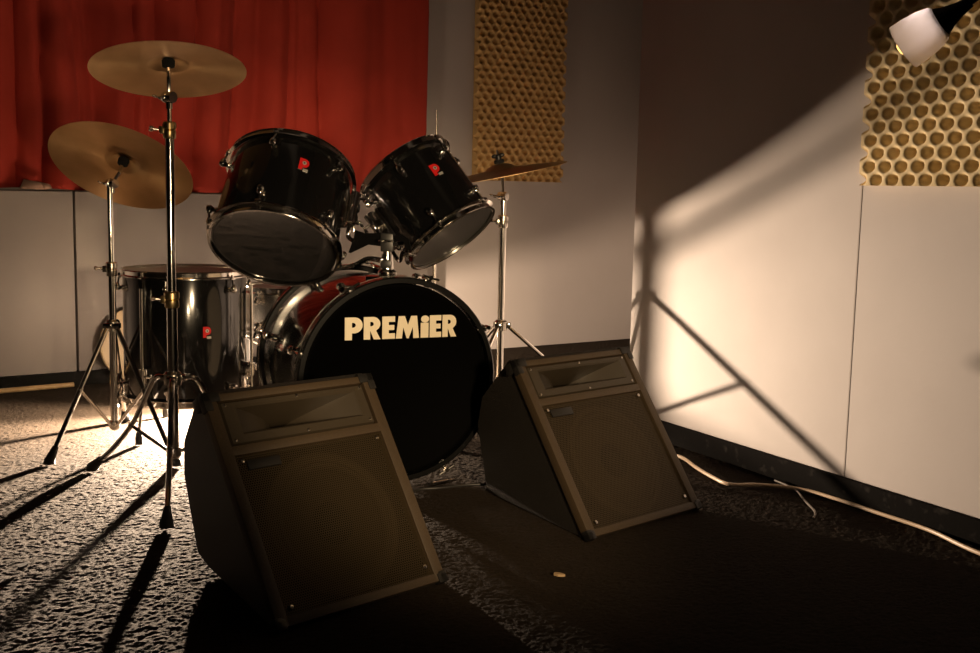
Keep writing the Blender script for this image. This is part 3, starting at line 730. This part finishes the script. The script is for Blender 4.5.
# ------------------------------------------------------------------ small things
mb = MB().lathe([(0, .006), (.148, .006), (.154, .010), (.157, .006), (.157, -.006), (.154, -.010), (.148, -.006), (0, -.006)], seg=72, closed=False)
dsk = obj('drum_head', mb, M_white, None, 30)
dsk.data.materials.clear(); dsk.data.materials.append(mat('cream_drum_film', (.80, .62, .38), .5))
dn = (LN + V((0, 0, .16))).normalized()
dc = LP + LD * .515 + LN * .052; dc.z = .157
dsk.matrix_world = frame(dc, dn, (0, 0, 1))
tag(dsk, 'round cream drum head leaning on the grey boarding behind the floor tom', 'drum head')
mb = MB().tube([(-2.30, 3.83, .011), (-1.895, 4.155, .011), (-1.662, 4.338, .011)], .010, seg=12)
tag(obj('wooden_pole', mb, M_wood), 'pale round wooden pole lying along the left baseboard', 'pole')
cab0 = [(.53, 3.40), (.585, 3.385), (.612, 3.335), (.628, 3.235), (.655, 3.125), (.69, 3.045), (.775, 3.046), (.88, 3.01), (.967, 2.925), (1.037, 2.815), (1.105, 2.655), (1.152, 2.475), (1.28, 2.22), (1.42, 1.95)]
cab = []
for x, y in cab0:
    p = V((x, y, 0)); q_ = (p - RP).dot(RN)
    if q_ < .028: p += RN * (.028 - q_)
    cab.append((p.x, p.y))
tag(obj('floor_cable', MB().tube([(x, y, .0062) for x, y in cab], .0052, seg=10, sub=6), M_cable), 'cream cable running along the floor below the bright right wall', 'cable')
mb = MB().tube([(.835, 3.11, .0035), (.858, 3.05, .0035), (.868, 2.99, .0035), (.863, 2.90, .0035), (.861, 2.80, .0035), (.84, 2.74, .0035)], .0030, seg=8, sub=5)
tag(obj('floor_cable', mb, mat('grey_wire_sheath', (.14, .12, .10), .5)), 'short thin grey wire curling off beside the cream cable', 'cable')
mb = MB().tube([(-.33, 2.70, .0045), (-.26, 2.80, .0045), (-.196, 2.915, .0045), (-.128, 2.945, .0045), (-.046, 2.985, .0045), (.03, 2.99, .0045), (.10, 2.97, .0045)], .0038, seg=8, sub=5)
tag(obj('floor_cable', mb, M_cableb), 'black cable on the carpet below the bass drum head', 'cable')
# plug at the end of a lead by the bass drum hoop
mb = MB().cyl((-.150, 2.965, .009), (-.108, 3.005, .009), .0062).cyl((-.108, 3.005, .009), (-.090, 3.022, .009), .003)
tag(obj('jack_plug', mb, M_chrome), 'little metal jack plug lying below the bass drum front hoop', 'plug')
# bare rod standing behind the smaller tom
rs = thing('stand_rod', 'thin metal rod rising behind the smaller rack tom against the curtain edge', 'rod', T(-.215, 4.15, 0))
obj('pole', MB().cyl((0, 0, .05), (0, 0, .80), .008).cyl((0, 0, .80), (0, 0, 1.11), .0036, r2=.0028), M_chromed, rs)
for k in range(3):
    a = .9 + k * 2 * PI / 3; c, s = math.cos(a), math.sin(a)
    obj('leg', MB().cyl((c * .008, s * .008, .22), (c * .2, s * .2, .008), .006), M_chromed, rs)
# flake and crumbs
def flake(name, label, x, y, r_, m, seed):
    rnd = random.Random(seed); mb = MB()
    pts = [(r_ * (1 + .5 * (rnd.random() - .5)) * math.cos(a * PI / 4), .55 * r_ * (1 + .5 * (rnd.random() - .5)) * math.sin(a * PI / 4)) for a in range(8)]
    mb.prism(pts, .001, .006, T(x, y, 0) @ Matrix.Rotation(-.4 + seed, 4, 'Z'))
    return tag(obj(name, mb, m), label, 'debris')
flake('dry_flake', 'lone dry tan flake on the black carpet in front of the monitors', .160, 2.281, .012, M_leaf, 0)
flake('carpet_crumb', 'dark crumb on the lit carpet at the lower left edge', -.985, 2.262, .016, M_rubber, 2)

# ------------------------------------------------------------------ lights
def area(name, loc, d, size, power, col, spread=180):
    l = bpy.data.lights.new(name, 'AREA'); l.shape = 'DISK'; l.size = size; l.energy = power; l.color = col; l.spread = math.radians(spread)
    o = bpy.data.objects.new(name, l); C.objects.link(o); o.location = loc
    o.rotation_euler = V(d).to_track_quat('-Z', 'Y').to_euler(); return o
WARM = (1, .74, .52)
def point(name, loc, power, col, r):
    l = bpy.data.lights.new(name, 'POINT'); l.energy = power; l.color = col; l.shadow_soft_size = r
    o = bpy.data.objects.new(name, l); C.objects.link(o); o.location = loc; return o
def spot(name, loc, d, power, col, ang, blend, r):
    l = bpy.data.lights.new(name, 'SPOT'); l.energy = power; l.color = col; l.spot_size = math.radians(ang); l.spot_blend = blend; l.shadow_soft_size = r
    o = bpy.data.objects.new(name, l); C.objects.link(o); o.location = loc; o.rotation_euler = V(d).to_track_quat('-Z', 'Y').to_euler(); return o
point('work_lamp_bulb', LC, 300, WARM, .014)
spot('floor_fill', LC, (-.48, -1, -.06), 1350, WARM, 90, .6, .014)  # second source added at the bulb, only to brighten the left-hand carpet
point('curtain_fill', (LC.x - .03, LC.y + .02, .185), 11, WARM, .02)  # extra source added above the lamp to light the curtain
point('boarding_fill', (LC.x - .135, LC.y + .03, .20), 5, WARM, .02)  # weak extra source added outside the blockers to light the left boarding
spot('arm_lamp_beam', ln_ + ax * .084, ax, .6, (1, .66, .34), 120, .7, .02)
point('arm_lamp_glow', ln_ + ax * .030 + V((0, 0, .018)), .13, (1, .78, .62), .004)
sp0 = V((.85, .05, .88)); sp1 = V((-.05, 2.7, .45))
spot('front_fill', sp0, sp1 - sp0, 290, (1, .72, .42), 30, .55, .10)  # unseen fill added in front to light the monitors and drum lettering
sp2 = V((.35, .05, .60)); sp3 = V((-.80, 3.0, 1.00))
spot('front_fill', sp2, sp3 - sp2, 75, (1, .72, .42), 34, .8, .06)  # second unseen fill, added to brighten the cymbals and toms

w = bpy.data.worlds.new('World'); sc.world = w; w.use_nodes = True
w.node_tree.nodes['Background'].inputs['Color'].default_value = (1, .72, .45, 1)
w.node_tree.nodes['Background'].inputs['Strength'].default_value = .0012

# ------------------------------------------------------------------ camera
cd = bpy.data.cameras.new('Camera'); cd.sensor_fit = 'HORIZONTAL'; cd.sensor_width = 36; cd.lens = 1100 / 980 * 36
cd.clip_start = .02
co = bpy.data.objects.new('Camera', cd); C.objects.link(co)
co.matrix_world = T(0, 0, .82) @ Matrix.Rotation(PI / 2 - math.radians(7.07), 4, 'X') @ Matrix.Rotation(math.radians(1.26), 4, 'Z')
sc.camera = co
